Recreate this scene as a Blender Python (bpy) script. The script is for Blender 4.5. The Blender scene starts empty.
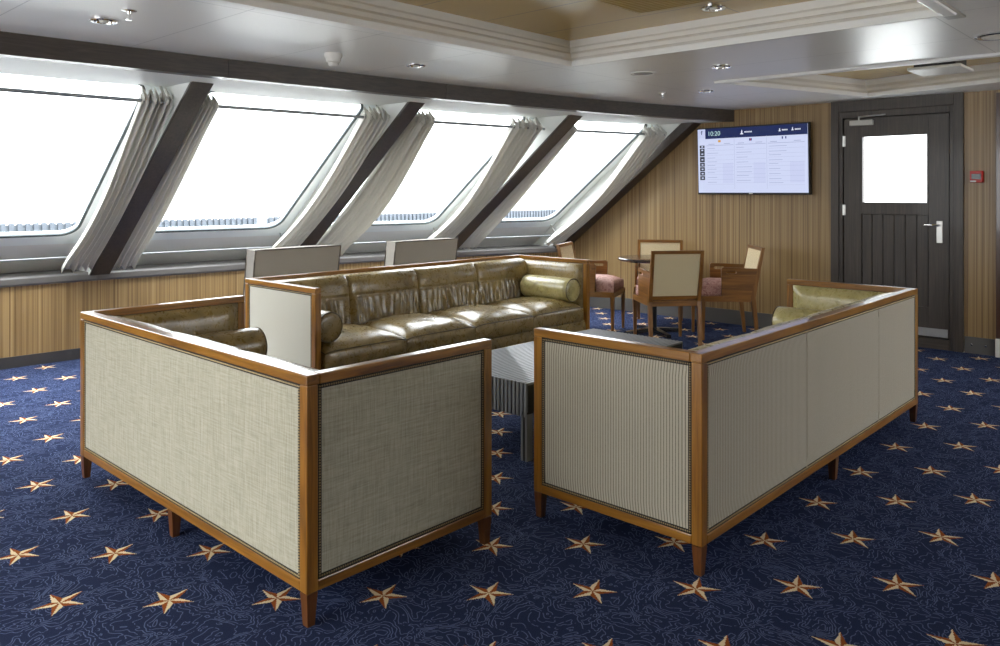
import bpy, bmesh, math, random
from math import sin, cos, pi, radians, sqrt
from mathutils import Vector, Matrix, noise
random.seed(7)
SC = bpy.context.scene
COL = SC.collection

# ------------------------------------------------------------------ materials
def lin(r, g, b):
    f = lambda c: c / 12.92 if c <= 0.04045 else ((c + 0.055) / 1.055) ** 2.4
    return (f(r / 255), f(g / 255), f(b / 255), 1)

class NT:
    def __init__(s, name):
        s.m = bpy.data.materials.new(name); s.m.use_nodes = True
        s.t = s.m.node_tree; s.b = s.t.nodes['Principled BSDF']; s.out = s.t.nodes['Material Output']
    def n(s, typ, **kw):
        nd = s.t.nodes.new(typ)
        for k, v in kw.items():
            if k.startswith('_'): setattr(nd, k[1:], v)
        return nd
    def link(s, a, b): s.t.links.new(a, b)
    def put(s, sock, v):
        if hasattr(v, 'links'): s.link(v, sock)
        else: sock.default_value = v
    def math(s, op, a, b=0.0, c=None):
        nd = s.n('ShaderNodeMath', _operation=op); s.put(nd.inputs[0], a); s.put(nd.inputs[1], b)
        if c is not None: s.put(nd.inputs[2], c)
        return nd.outputs[0]
    def mix(s, f, a, b, blend='MIX'):
        nd = s.n('ShaderNodeMix', _data_type='RGBA', _blend_type=blend)
        s.put(nd.inputs[0], f); s.put(nd.inputs[6], a); s.put(nd.inputs[7], b); return nd.outputs[2]
    def ramp(s, f, stops):
        nd = s.n('ShaderNodeValToRGB'); s.link(f, nd.inputs[0]); cr = nd.color_ramp
        while len(cr.elements) < len(stops): cr.elements.new(0.5)
        for e, (p, c) in zip(cr.elements, stops):
            e.position = p; e.color = c if hasattr(c, '__len__') else (c, c, c, 1)
        return nd.outputs[0]
    def co(s, kind='Object', scale=(1, 1, 1)):
        tc = s.n('ShaderNodeTexCoord'); mp = s.n('ShaderNodeMapping')
        s.link(tc.outputs[kind], mp.inputs[0]); mp.inputs['Scale'].default_value = scale
        return mp.outputs[0]
    def pos(s, scale=(1, 1, 1)):
        g = s.n('ShaderNodeNewGeometry'); mp = s.n('ShaderNodeMapping')
        s.link(g.outputs['Position'], mp.inputs[0]); mp.inputs['Scale'].default_value = scale
        return mp.outputs[0]
    def noise(s, vec, sc=5, det=3, rough=0.5, dist=0.0):
        nd = s.n('ShaderNodeTexNoise'); s.link(vec, nd.inputs['Vector'])
        nd.inputs['Scale'].default_value = sc; nd.inputs['Detail'].default_value = det
        nd.inputs['Roughness'].default_value = rough; nd.inputs['Distortion'].default_value = dist
        return nd.outputs[0]
    def bump(s, h, st=0.2, d=0.01):
        nd = s.n('ShaderNodeBump'); nd.inputs['Strength'].default_value = st; nd.inputs['Distance'].default_value = d
        s.link(h, nd.inputs['Height']); s.link(nd.outputs[0], s.b.inputs['Normal']); return nd
    def set(s, **kw):
        names = dict(col='Base Color', rough='Roughness', metal='Metallic', spec='Specular IOR Level', coat='Coat Weight',
                     coatr='Coat Roughness', emi='Emission Color', emis='Emission Strength', sheen='Sheen Weight', trans='Transmission Weight')
        for k, v in kw.items(): s.put(s.b.inputs[names[k]], v)
        return s.m

def plain(name, col, rough=0.5, **kw):
    return NT(name).set(col=col, rough=rough, **kw)

def m_wood(name, axis, c1, c2, c3, rough=0.28, coat=0.6, fine=1.0):
    t = NT(name); sc = [26 * fine] * 3; sc[axis] = 1.6
    v = t.co('Object', tuple(sc)); g = t.noise(v, 1.0, 5, 0.6, 1.2)
    sc2 = [5] * 3; sc2[axis] = 2.5; b = t.noise(t.co('Object', tuple(sc2)), 1, 2)
    col = t.ramp(g, [(0.25, c1), (0.5, c2), (0.78, c3)])
    col = t.mix(t.math('MULTIPLY', b, 0.55), col, c1)
    t.bump(g, 0.05, 0.002)
    return t.set(col=col, rough=rough, coat=coat, coatr=0.08)
HON = (lin(92, 56, 12), lin(158, 106, 32), lin(192, 140, 58))
WOOD = [m_wood('honey_wood_%s' % a, i, *HON, rough=0.3) for i, a in enumerate('xyz')]
CHW = [m_wood('chair_wood_%s' % a, i, lin(82, 50, 14), lin(140, 92, 32), lin(172, 120, 54), rough=0.36, coat=0.3) for i, a in enumerate('xyz')]
DARKLEG = m_wood('dark_leg_wood', 2, lin(64, 36, 14), lin(108, 64, 26), lin(132, 84, 38), rough=0.34, coat=0.4)
WEN = [m_wood('wenge_%s' % a, i, lin(44, 38, 33), lin(68, 59, 51), lin(88, 78, 68), rough=0.42, coat=0.1, fine=2.2) for i, a in enumerate('xyz')]

def m_zebrano():
    t = NT('zebrano_veneer')
    a = t.noise(t.pos((60, 60, 0.25)), 1, 3, 0.65)
    b = t.noise(t.pos((160, 160, 0.5)), 1, 2, 0.6)
    c = t.noise(t.pos((3.5, 3.5, 0.1)), 1, 1)
    f = t.math('ADD', t.math('MULTIPLY', a, 0.62), t.math('MULTIPLY', b, 0.38))
    col = t.ramp(f, [(0.30, lin(84, 62, 38)), (0.44, lin(142, 114, 74)), (0.56, lin(174, 145, 99)), (0.72, lin(202, 174, 126))])
    col = t.mix(t.math('MULTIPLY', c, 0.4), col, lin(122, 94, 58))
    return t.set(col=col, rough=0.38, coat=0.12, coatr=0.25)
ZEB = m_zebrano()

def m_linen():
    t = NT('linen_fabric')
    a = t.noise(t.co('Object', (170, 170, 9)), 1, 3, 0.7); b = t.noise(t.co('Object', (9, 9, 170)), 1, 3, 0.7)
    c = t.noise(t.co('Object', (9, 9, 9)), 1, 2)
    f = t.math('ADD', t.math('MULTIPLY', a, 0.5), t.math('MULTIPLY', b, 0.5))
    col = t.ramp(f, [(0.3, lin(140, 136, 116)), (0.5, lin(174, 170, 150)), (0.7, lin(196, 192, 174))])
    col = t.mix(t.math('MULTIPLY', c, 0.15), col, lin(158, 154, 134))
    t.bump(f, 0.25, 0.002)
    return t.set(col=col, rough=0.9, spec=0.15, sheen=0.15)
LINEN = m_linen()

def m_ribbed(name, c1, c2, period=0.0125):
    t = NT(name); tc = t.n('ShaderNodeTexCoord'); sp = t.n('ShaderNodeSeparateXYZ'); t.link(tc.outputs['Object'], sp.inputs[0])
    s = t.math('ADD', sp.outputs[0], sp.outputs[1])
    w = t.math('SINE', t.math('MULTIPLY', s, 2 * pi / period))
    w = t.math('MULTIPLY_ADD', w, 0.5, 0.5)
    nz = t.noise(t.co('Object', (300, 300, 300)), 1, 2)
    f = t.math('ADD', t.math('MULTIPLY', w, 0.75), t.math('MULTIPLY', nz, 0.25))
    col = t.ramp(f, [(0.12, c1), (0.42, c2), (1, c2)])
    t.bump(w, 0.5, 0.0025)
    return t.set(col=col, rough=0.8, spec=0.2, sheen=0.2)
RIB = m_ribbed('ribbed_fabric', lin(116, 111, 95), lin(184, 176, 158))
RIBP = m_ribbed('pale_ribbed_fabric', lin(180, 176, 160), lin(200, 197, 182), 0.010)
TUBF = m_ribbed('armchair_fabric', lin(142, 136, 126), lin(164, 158, 148), 0.008)

def m_leather(name, c1, c2, c3, rough=0.3):
    t = NT(name)
    a = t.noise(t.co('Object', (7, 7, 7)), 1, 4, 0.6, 0.6); w = t.noise(t.co('Object', (26, 26, 26)), 1, 4, 0.6, 1.5)
    p = t.noise(t.co('Object', (320, 320, 320)), 1, 2)
    col = t.ramp(a, [(0.28, c1), (0.5, c2), (0.72, c3)])
    h = t.math('ADD', t.math('MULTIPLY', w, 0.8), t.math('MULTIPLY', p, 0.08))
    t.bump(h, 0.16, 0.012)
    rr = t.math('MULTIPLY_ADD', w, 0.22, rough - 0.12)
    return t.set(col=col, rough=rr, spec=0.75, coat=0.25, coatr=0.22)
LEA = m_leather('olive_leather', lin(106, 88, 48), lin(134, 114, 67), lin(156, 134, 84))
LEA2 = m_leather('pale_olive_leather', lin(140, 128, 78), lin(178, 166, 110), lin(196, 184, 132))
SEAM = plain('leather_seam', lin(84, 72, 44), 0.4)
NAIL = plain('antique_nailhead', lin(150, 132, 98), 0.32, metal=0.9)
BORD = plain('dark_border', lin(40, 34, 26), 0.7)

def m_carpet():
    t = NT('star_carpet'); g = t.n('ShaderNodeNewGeometry'); P = g.outputs['Position']
    sn = t.n('ShaderNodeVectorMath', _operation='SNAP'); t.link(P, sn.inputs[0]); sn.inputs[1].default_value = (0.0035, 0.0035, 1)
    sp = t.n('ShaderNodeSeparateXYZ'); t.link(sn.outputs[0], sp.inputs[0])
    P0 = (0.919, 2.8807); u = (0.2569, -0.2523); v = (0.2705, 0.2440); det = u[0] * v[1] - u[1] * v[0]
    x = t.math('SUBTRACT', sp.outputs[0], P0[0]); y = t.math('SUBTRACT', sp.outputs[1], P0[1])
    i = t.math('ADD', t.math('MULTIPLY', x, v[1] / det), t.math('MULTIPLY', y, -v[0] / det))
    j = t.math('ADD', t.math('MULTIPLY', x, -u[1] / det), t.math('MULTIPLY', y, u[0] / det))
    ri = t.math('ROUND', i); rj = t.math('ROUND', j)
    di = t.math('SUBTRACT', i, ri); dj = t.math('SUBTRACT', j, rj)
    lx = t.math('ADD', t.math('MULTIPLY', di, u[0]), t.math('MULTIPLY', dj, v[0]))
    ly = t.math('ADD', t.math('MULTIPLY', di, u[1]), t.math('MULTIPLY', dj, v[1]))
    r = t.math('SQRT', t.math('ADD', t.math('MULTIPLY', lx, lx), t.math('MULTIPLY', ly, ly)))
    ang = t.math('ARCTAN2', lx, ly)
    al = t.math('SUBTRACT', t.math('FLOORED_MODULO', t.math('ADD', ang, pi / 5 + 0.04), 2 * pi / 5), pi / 5)
    aa = t.math('ABSOLUTE', al)
    px = t.math('MULTIPLY', r, t.math('COSINE', aa)); py = t.math('MULTIPLY', r, t.math('SINE', aa))
    R = 0.088; q = 0.030; qx, qy = q * cos(pi / 5), q * sin(pi / 5)
    # inside when left of the edge tip -> inner corner
    ex, ey = qx - R, qy
    cr = t.math('SUBTRACT', t.math('MULTIPLY', py, ex), t.math('MULTIPLY', t.math('SUBTRACT', px, R), ey))
    inside = t.math('GREATER_THAN', cr, 0.0)
    half = t.math('LESS_THAN', al, 0.0)
    def shifted(dx, dy):
        a = t.n('ShaderNodeVectorMath', _operation='ADD'); t.link(P, a.inputs[0]); a.inputs[1].default_value = (dx, dy, 0); return t.noise(a.outputs[0], 6.5, 3, 0.5, 0.4)
    e_ = 0.002; n1 = t.noise(P, 6.5, 3, 0.5, 0.4)
    gx = t.math('SUBTRACT', shifted(e_, 0), n1); gy = t.math('SUBTRACT', shifted(0, e_), n1)
    gr = t.math('ADD', t.math('SQRT', t.math('ADD', t.math('MULTIPLY', gx, gx), t.math('MULTIPLY', gy, gy))), 1e-5)
    l1 = t.math('ABSOLUTE', t.math('SUBTRACT', t.math('FRACT', t.math('MULTIPLY', n1, 20)), 0.5))
    dist = t.math('DIVIDE', t.math('MULTIPLY', l1, e_ / 20), gr)
    n3 = t.noise(P, 60, 2)
    line = t.math('MULTIPLY', t.math('LESS_THAN', dist, 0.0016), t.math('GREATER_THAN', n3, 0.40))
    fz = t.noise(P, 420, 2, 0.7)
    base = t.ramp(fz, [(0.3, lin(24, 31, 54)), (0.7, lin(49, 58, 88))])
    base = t.mix(t.math('MULTIPLY', line, 0.5), base, lin(112, 126, 164))
    star = t.mix(half, lin(146, 74, 30), lin(238, 222, 184))
    star = t.mix(t.math('MULTIPLY', fz, 0.3), star, lin(140, 100, 60))
    col = t.mix(inside, base, star)
    t.bump(fz, 0.4, 0.004)
    return t.set(col=col, rough=0.95, spec=0.04)
CARPET = m_carpet()

def m_ceiling():
    t = NT('satin_ceiling'); g = t.n('ShaderNodeNewGeometry'); sp = t.n('ShaderNodeSeparateXYZ'); t.link(g.outputs['Position'], sp.inputs[0])
    fx = t.math('ABSOLUTE', t.math('SUBTRACT', t.math('FRACT', t.math('DIVIDE', t.math('SUBTRACT', sp.outputs[0], 1.905 - 0.3855), 0.771)), 0.5))
    jx = t.math('LESS_THAN', fx, 0.004)
    jy1 = t.math('LESS_THAN', t.math('ABSOLUTE', t.math('SUBTRACT', sp.outputs[1], 3.411)), 0.003)
    jy2 = t.math('LESS_THAN', t.math('ABSOLUTE', t.math('SUBTRACT', sp.outputs[1], 1.072)), 0.003)
    jj = t.math('MAXIMUM', jx, t.math('MAXIMUM', jy1, jy2))
    n = t.noise(t.pos((2, 160, 1)), 1, 2)
    col = t.mix(t.math('MULTIPLY', n, 0.25), lin(240, 239, 235), lin(226, 225, 220))
    col = t.mix(t.math('MULTIPLY', jj, 0.45), col, lin(120, 118, 112))
    t.bump(n, 0.06, 0.004)
    return t.set(col=col, rough=0.40, spec=0.6, coat=0.55, coatr=0.36)
CEIL = m_ceiling()
SOFFIT = plain('soffit_white', lin(222, 224, 220), 0.5, spec=.3)
CREAM = plain('cream_moulding', lin(238, 237, 233), 0.45)
def m_gold():
    t = NT('gold_panel'); g = t.n('ShaderNodeNewGeometry'); sp = t.n('ShaderNodeSeparateXYZ'); t.link(g.outputs['Position'], sp.inputs[0])
    fx = t.math('ABSOLUTE', t.math('SUBTRACT', t.math('FRACT', t.math('DIVIDE', sp.outputs[0], 0.52)), 0.5)); jx = t.math('LESS_THAN', fx, 0.008)
    fy = t.math('ABSOLUTE', t.math('SUBTRACT', t.math('FRACT', t.math('DIVIDE', t.math('SUBTRACT', sp.outputs[1], 0.2), 1.24)), 0.5)); jy = t.math('LESS_THAN', fy, 0.003)
    col = t.mix(t.math('MULTIPLY', t.math('MAXIMUM', jx, jy), 0.75), lin(186, 152, 56), lin(84, 64, 20))
    return t.set(col=col, rough=0.3, metal=0.1, coat=.6, coatr=.2)
GOLD = m_gold()
ALU = plain('window_aluminium', lin(232, 238, 240), 0.35, spec=0.6, coat=.5)
PANEL = plain('grey_wall_panel', lin(222, 222, 220), 0.4)
SILL = plain('sill_laminate', lin(100, 97, 95), 0.3, coat=0.25)
GASK = plain('dark_gasket', lin(74, 82, 84), 0.5)
STEEL = plain('brushed_steel', lin(198, 198, 194), 0.3, metal=0.85)
CHROME = plain('chrome', lin(225, 225, 225), 0.08, metal=1.0)
WHITEP = plain('white_plastic', lin(226, 224, 216), 0.4)
BLACK = plain('black_metal', lin(26, 26, 27), 0.35)
SKIRT = plain('dark_skirting', lin(66, 64, 64), 0.45)
SKIRTS = plain('steel_skirting', lin(104, 102, 98), 0.42, metal=0.3)
RED = plain('red_call_point', lin(190, 34, 28), 0.35)
SLAT = plain('grey_slat', lin(124, 126, 130), 0.4, coat=0.2)
CANE0 = lin(214, 198, 158)
def m_cane():
    t = NT('woven_cane'); w = t.n('ShaderNodeTexChecker'); t.link(t.co('Object', (1, 1, 1)), w.inputs[0]); w.inputs['Scale'].default_value = 260
    w.inputs[1].default_value = lin(222, 206, 168); w.inputs[2].default_value = lin(192, 174, 134)
    return t.set(col=w.outputs[0], rough=0.6)
CANE = m_cane()
def m_seat():
    t = NT('mauve_seat_fabric'); a = t.noise(t.co('Object', (22, 22, 22)), 1, 3, 0.6, 1.0)
    col = t.ramp(a, [(0.35, lin(140, 92, 84)), (0.5, lin(190, 150, 138)), (0.65, lin(156, 110, 100))])
    return t.set(col=col, rough=0.7)
SEATF = m_seat()
def m_curtain():
    t = NT('curtain_cloth'); a = t.noise(t.co('Object', (260, 260, 260)), 1, 2)
    col = t.ramp(a, [(0.3, lin(208, 206, 198)), (0.7, lin(226, 224, 217))])
    t.set(col=col, rough=0.8, spec=0.2)
    tr = t.n('ShaderNodeBsdfTranslucent'); t.link(col, tr.inputs[0])
    mx = t.n('ShaderNodeMixShader'); mx.inputs[0].default_value = 0.22
    t.link(t.b.outputs[0], mx.inputs[1]); t.link(tr.outputs[0], mx.inputs[2]); t.link(mx.outputs[0], t.out.inputs[0])
    return t.m
CURT = m_curtain()
def m_glass():
    t = NT('window_glass'); tr = t.n('ShaderNodeBsdfTransparent'); gl = t.n('ShaderNodeBsdfGlossy'); gl.inputs['Roughness'].default_value = 0.02
    tr.inputs[0].default_value = (0.97, 0.98, 0.98, 1)
    mx = t.n('ShaderNodeMixShader'); mx.inputs[0].default_value = 0.05
    t.link(tr.outputs[0], mx.inputs[1]); t.link(gl.outputs[0], mx.inputs[2]); t.link(mx.outputs[0], t.out.inputs[0]); return t.m
GLASS = m_glass()
def emit(name, col, st):
    t = NT(name); t.set(col=(0, 0, 0, 1), emi=col, emis=st, rough=0.25, spec=0.3); return t.m
SCRW = emit('screen_white', lin(206, 214, 244), 0.62)
SCRN = emit('screen_navy', lin(22, 36, 84), 0.62)
SCRL = emit('screen_grey', lin(166, 172, 204), 0.62)
SCRP = emit('screen_pale_blue', lin(200, 207, 240), 0.62)
SCRK = emit('screen_dark', lin(58, 62, 74), 0.62)
SCRT = emit('screen_text', lin(190, 226, 220), 0.62)
SCRI = emit('screen_pure', lin(240, 244, 255), 0.62)
FLO = emit('screen_orange', lin(214, 160, 70), 0.62)
FLR = emit('screen_red', lin(200, 60, 70), 0.62)
FLB = emit('screen_blue', lin(40, 50, 120), 0.62)

# ------------------------------------------------------------------ mesh tools
class MB:
    def __init__(s): s.bm = bmesh.new()
    def _xf(s, vs, M):
        if M is not None:
            for v in vs: v.co = M @ v.co
    def box(s, a, b, bev=0.0, seg=2, M=None):
        a, b = Vector(a), Vector(b); c = (a + b) / 2; d = b - a
        r = bmesh.ops.create_cube(s.bm, size=1)
        for v in r['verts']: v.co = Vector((v.co.x * d.x + c.x, v.co.y * d.y + c.y, v.co.z * d.z + c.z))
        vs = r['verts']
        if bev > 0:
            es = list({e for v in vs for e in v.link_edges})
            o = bmesh.ops.bevel(s.bm, geom=es, offset=min(bev, min(abs(x) for x in d) * 0.45), segments=seg, affect='EDGES', profile=0.5)
            vs = list({v for f in o['faces'] for v in f.verts} | {v for v in vs if v.is_valid})
        s._xf(vs, M); return s
    def hexa(s, p):  # 8 points: bottom 4, top 4
        v = [s.bm.verts.new(q) for q in p]
        for f in ((3, 2, 1, 0), (4, 5, 6, 7), (0, 1, 5, 4), (1, 2, 6, 5), (2, 3, 7, 6), (3, 0, 4, 7)): s.bm.faces.new([v[i] for i in f])
        return s
    def taper(s, x, y, z0, z1, w0, w1, dx=0, dy=0, d0=None, d1=None):  # square taper, w0 at bottom, bottom shifted dx,dy
        d0 = d0 or w0; d1 = d1 or w1; P = []
        for (cx, cy, z, w, d) in ((x + dx, y + dy, z0, w0, d0), (x, y, z1, w1, d1)):
            P += [(cx - w / 2, cy - d / 2, z), (cx + w / 2, cy - d / 2, z), (cx + w / 2, cy + d / 2, z), (cx - w / 2, cy + d / 2, z)]
        return s.hexa(P)
    def prism(s, poly, vec):
        vec = Vector(vec); a = [s.bm.verts.new(p) for p in poly]; b = [s.bm.verts.new(Vector(p) + vec) for p in poly]
        n = len(poly); s.bm.faces.new(a[::-1]); s.bm.faces.new(b)
        for i in range(n): s.bm.faces.new((a[i], a[(i + 1) % n], b[(i + 1) % n], b[i]))
        return s
    def grid(s, fn, nu, nv, closeu=False, flip=False):
        g = [[s.bm.verts.new(fn(i / nu, j / nv)) for i in range(nu + (0 if closeu else 1))] for j in range(nv + 1)]
        m = len(g[0])
        for j in range(nv):
            for i in range(nu):
                q = (g[j][i], g[j][(i + 1) % m], g[j + 1][(i + 1) % m], g[j + 1][i])
                s.bm.faces.new(q[::-1] if flip else q)
        return g
    def lathe(s, prof, c=(0, 0, 0), axis='z', n=32, fn=None):
        c = Vector(c); rings = []
        for k, (r, h) in enumerate(prof):
            ring = []
            for i in range(n):
                a = 2 * pi * i / n; rr = r * (fn(a, k) if fn else 1)
                p = {'z': (rr * cos(a), rr * sin(a), h), 'y': (rr * sin(a), h, rr * cos(a)), 'x': (h, rr * cos(a), rr * sin(a))}[axis]
                ring.append(s.bm.verts.new(c + Vector(p)))
            rings.append(ring)
        for a, b in zip(rings, rings[1:]):
            for i in range(n): s.bm.faces.new((a[i], a[(i + 1) % n], b[(i + 1) % n], b[i]))
        for ring, fl in ((rings[0], True), (rings[-1], False)):
            s.bm.faces.new(ring[::-1] if fl else ring)
        return s
    def tube(s, pts, r, n=8, closed=False):
        pts = [Vector(p) for p in pts]; N = len(pts); rings = []
        for i, p in enumerate(pts):
            a = pts[(i - 1) % N] if (closed or i > 0) else p; b = pts[(i + 1) % N] if (closed or i < N - 1) else p
            t = (b - a).normalized(); ref = Vector((0, 0, 1)) if abs(t.z) < 0.9 else Vector((1, 0, 0))
            u = t.cross(ref).normalized(); w = u.cross(t)
            rings.append([s.bm.verts.new(p + (u * cos(2 * pi * k / n) + w * sin(2 * pi * k / n)) * r) for k in range(n)])
        M = N if closed else N - 1
        for i in range(M):
            a, b = rings[i], rings[(i + 1) % N]
            for k in range(n): s.bm.faces.new((a[k], a[(k + 1) % n], b[(k + 1) % n], b[k]))
        if not closed: s.bm.faces.new(rings[0][::-1]); s.bm.faces.new(rings[-1])
        return s
    def soft(s, a, b, cuts, fn):  # subdivided box deformed by fn(p, q) ; q = -1..1 coords
        a, b = Vector(a), Vector(b); c = (a + b) / 2; d = (b - a) / 2; t = bmesh.new()
        bmesh.ops.create_cube(t, size=2)
        nx, ny, nz = cuts
        for ax, n in enumerate((nx, ny, nz)):
            if n: 
                for k in range(1, n):
                    pl = -1 + 2 * k / n; no = [0, 0, 0]; no[ax] = 1; co = [0, 0, 0]; co[ax] = pl
                    bmesh.ops.bisect_plane(t, geom=t.verts[:] + t.edges[:] + t.faces[:], plane_co=co, plane_no=no, dist=1e-6)
        mp = {}
        for v in t.verts:
            q = v.co.copy(); mp[v.index] = s.bm.verts.new(fn(Vector((c.x + q.x * d.x, c.y + q.y * d.y, c.z + q.z * d.z)), q))
        t.verts.index_update()
        lst = list(mp.values())
        for f in t.faces: s.bm.faces.new([lst[v.index] for v in f.verts])
        t.free(); return s
    def build(s, name, mat, parent=None, smooth=False, ang=None, M=None, recalc=True):
        if recalc: bmesh.ops.recalc_face_normals(s.bm, faces=s.bm.faces[:])
        if M is not None: s.bm.transform(M)
        me = bpy.data.meshes.new(name); s.bm.to_mesh(me); s.bm.free(); me.materials.append(mat)
        if smooth:
            for p in me.polygons: p.use_smooth = True
            if ang: me.set_sharp_from_angle(angle=radians(ang))
        o = bpy.data.objects.new(name, me); COL.objects.link(o)
        if parent is not None: o.parent = parent
        return o

def thing(name, label, cat, loc=(0, 0, 0), rz=0, group=None):
    o = bpy.data.objects.new(name, None); COL.objects.link(o); o.location = loc; o.rotation_euler = (0, 0, rz); o.empty_display_size = 0.1
    return tag(o, label, cat, group)
def tag(o, label, cat, group=None):
    o['label'] = label; o['category'] = cat
    if group: o['group'] = group
    return o
def struct(o, label=None, cat=None):
    o['kind'] = 'structure'
    if label: o['label'] = label
    if cat: o['category'] = cat
    return o
def semp(name, label, cat, loc=(0, 0, 0)):
    o = bpy.data.objects.new(name, None); COL.objects.link(o); o.location = loc
    return struct(o, label, cat)
def copy_tree(o, parent=None):
    c = o.copy(); COL.objects.link(c); c.parent = parent
    for ch in [x for x in bpy.data.objects if x.parent == o]: copy_tree(ch, c)
    return c
def rrect(x0, y0, x1, y1, r, n=7):
    P = []
    for cx, cy, a0 in ((x1 - r, y1 - r, 0), (x0 + r, y1 - r, 90), (x0 + r, y0 + r, 180), (x1 - r, y0 + r, 270)):
        for k in range(n + 1):
            a = radians(a0 + 90 * k / n); P.append((cx + r * cos(a), cy + r * sin(a)))
    return P
def flat_with_holes(loops, depth=0.0):
    cu = bpy.data.curves.new('tmp', 'CURVE'); cu.dimensions = '2D'; cu.fill_mode = 'BOTH'; cu.extrude = depth / 2
    for lp in loops:
        sp = cu.splines.new('POLY'); sp.points.add(len(lp) - 1); sp.use_cyclic_u = True
        for p, q in zip(sp.points, lp): p.co = (q[0], q[1], 0, 1)
    o = bpy.data.objects.new('tmp', cu); COL.objects.link(o)
    dg = bpy.context.evaluated_depsgraph_get(); dg.update()
    me = bpy.data.meshes.new_from_object(o.evaluated_get(dg)); bpy.data.objects.remove(o); bpy.data.curves.remove(cu)
    return me
def from_me(me, fn=None):
    mb = MB(); mb.bm.from_mesh(me); bpy.data.meshes.remove(me)
    bmesh.ops.remove_doubles(mb.bm, verts=mb.bm.verts[:], dist=1e-5)
    if fn:
        for v in mb.bm.verts: v.co = Vector(fn(v.co))
    return mb
def text_mb(body, size, depth=0.0):
    cu = bpy.data.curves.new('tmp', 'FONT'); cu.body = body; cu.size = size; cu.extrude = depth; cu.align_x = 'CENTER'; cu.align_y = 'CENTER'
    o = bpy.data.objects.new('tmp', cu); COL.objects.link(o); dg = bpy.context.evaluated_depsgraph_get(); dg.update()
    me = bpy.data.meshes.new_from_object(o.evaluated_get(dg)); bpy.data.objects.remove(o); bpy.data.curves.remove(cu)
    return from_me(me)
def nz(x, y, z): return noise.noise(Vector((x, y, z)))

# ------------------------------------------------------------------ room layout (x along the window wall, y towards it)
XW, ZC, ZS = 7.68, 2.238, 2.12
KC = 1.0214
NODX = [-1.90, -1.06, 0.735, 2.51, 4.275, 6.06, XW]
NODC = [-0.10, -0.10, -0.07, 0.0, 0.165, 0.45, 0.92]
def cc(x):
    if x <= NODX[0]: return NODC[0]
    for a, b, p, q in zip(NODX, NODX[1:], NODC, NODC[1:]):
        if x <= b: return p + (q - p) * (x - a) / (b - a)
    return NODC[-1]
KS = 1.27; CT = 1 / sqrt(1 + KS * KS); ST = KS * CT
def slope(x, z, off=0.0): return Vector((x, 5.53 - cc(x) + KS * (ZS - z) + off, z))
def sl(s, t, n=0.0): # point on the sloped wall: s along, t down the slope, n towards the room
    return Vector((s, 5.53 - cc(s) + ST * t - CT * n, ZS - CT * t - ST * n))

# ---- floor and outer ground
MB().prism([(-1.9, -2.7, -0.03), (XW, -2.7, -0.03), (XW, 7.2, -0.03), (-1.9, 7.2, -0.03)], (0, 0, 0.03)).build('floor', CARPET)
struct(bpy.data.objects['floor'], 'navy carpet with a repeating pattern of cream and rust stars', 'carpet')

# ---- ceiling with two coffers
beam_pts = [(x, 4.74 - cc(x) + (0.03 if x < 2 else 0)) for x in NODX]
outer = [(-1.9, -2.7), (XW, -2.7)] + [(x, y + 0.05) for x, y in reversed(beam_pts)]
CF1 = [(-1.5, 1.011), (4.14, 1.011), (4.14, 3.215), (-1.5, 3.215)]
CF2 = [(5.70, 0.2), (6.66, 0.2), (7.27, 2.36), (5.63, 2.87)]
c = from_me(flat_with_holes([outer, CF1, CF2]), lambda v: (v.x, v.y, ZC)).build('ceiling', CEIL)
struct(c, 'white satin ceiling panels with fine joints', 'ceiling')
def coffer(idx, poly, zt, steps, label, gold=True):
    root = semp('trim_%d' % idx, label, 'ceiling moulding')
    cx = sum(p[0] for p in poly) / len(poly); cy = sum(p[1] for p in poly) / len(poly); n = len(poly)
    def inset(d):
        P = [Vector((p[0], p[1])) for p in poly]; out = []
        for i in range(n):
            a, b, c_ = P[i - 1], P[i], P[(i + 1) % n]
            e1 = (b - a).normalized(); e2 = (c_ - b).normalized(); n1 = Vector((-e1.y, e1.x)); n2 = Vector((-e2.y, e2.x))
            m = (n1 + n2); m = m / max(m.dot(n1), 0.2); out.append(b + m * d)
        return out
    mb = MB(); rings = [[mb.bm.verts.new((p.x, p.y, z)) for p in inset(d)] for d, z in steps]
    for a, b in zip(rings, rings[1:]):
        for i in range(n): mb.bm.faces.new((a[i], a[(i + 1) % n], b[(i + 1) % n], b[i]))
    mb.build('moulding', CREAM, root, recalc=False)
    mb = MB(); mb.bm.faces.new([mb.bm.verts.new((p[0], p[1], zt)) for p in inset(-0.12)]); mb.build('coffer_panel', GOLD, root)
    return root
coffer(1, CF1, 2.403, [(-0.055, ZC), (-0.05, ZC - 0.022), (-0.005, ZC - 0.024), (0.0, ZC + 0.012), (-0.012, ZC + 0.03), (-0.022, ZC + 0.034), (-0.026, ZC + 0.06),
                       (-0.04, ZC + 0.075), (-0.05, ZC + 0.08), (-0.052, ZC + 0.105), (-0.062, ZC + 0.118), (-0.068, ZC + 0.12), (-0.07, 2.404)],
       'cream stepped moulding around the large gold ceiling recess', True)
coffer(2, CF2, 2.378, [(-0.055, ZC), (-0.05, ZC - 0.018), (-0.005, ZC - 0.02), (0.0, ZC + 0.012), (-0.014, ZC + 0.03), (-0.024, ZC + 0.034), (-0.03, ZC + 0.06),
                      (-0.05, ZC + 0.085), (-0.054, ZC + 0.09), (-0.056, 2.379)],
       'cream moulding around the smaller ceiling recess near the door', True)
# metal edge strip at the near end of the large recess
o = MB().box((3.80, 0.95, ZC - 0.012), (4.33, 1.03, ZC - 0.001), 0.003).build('trim_3', STEEL); struct(o, 'bright metal edge strip beside the large ceiling recess', 'ceiling strip')

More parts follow.
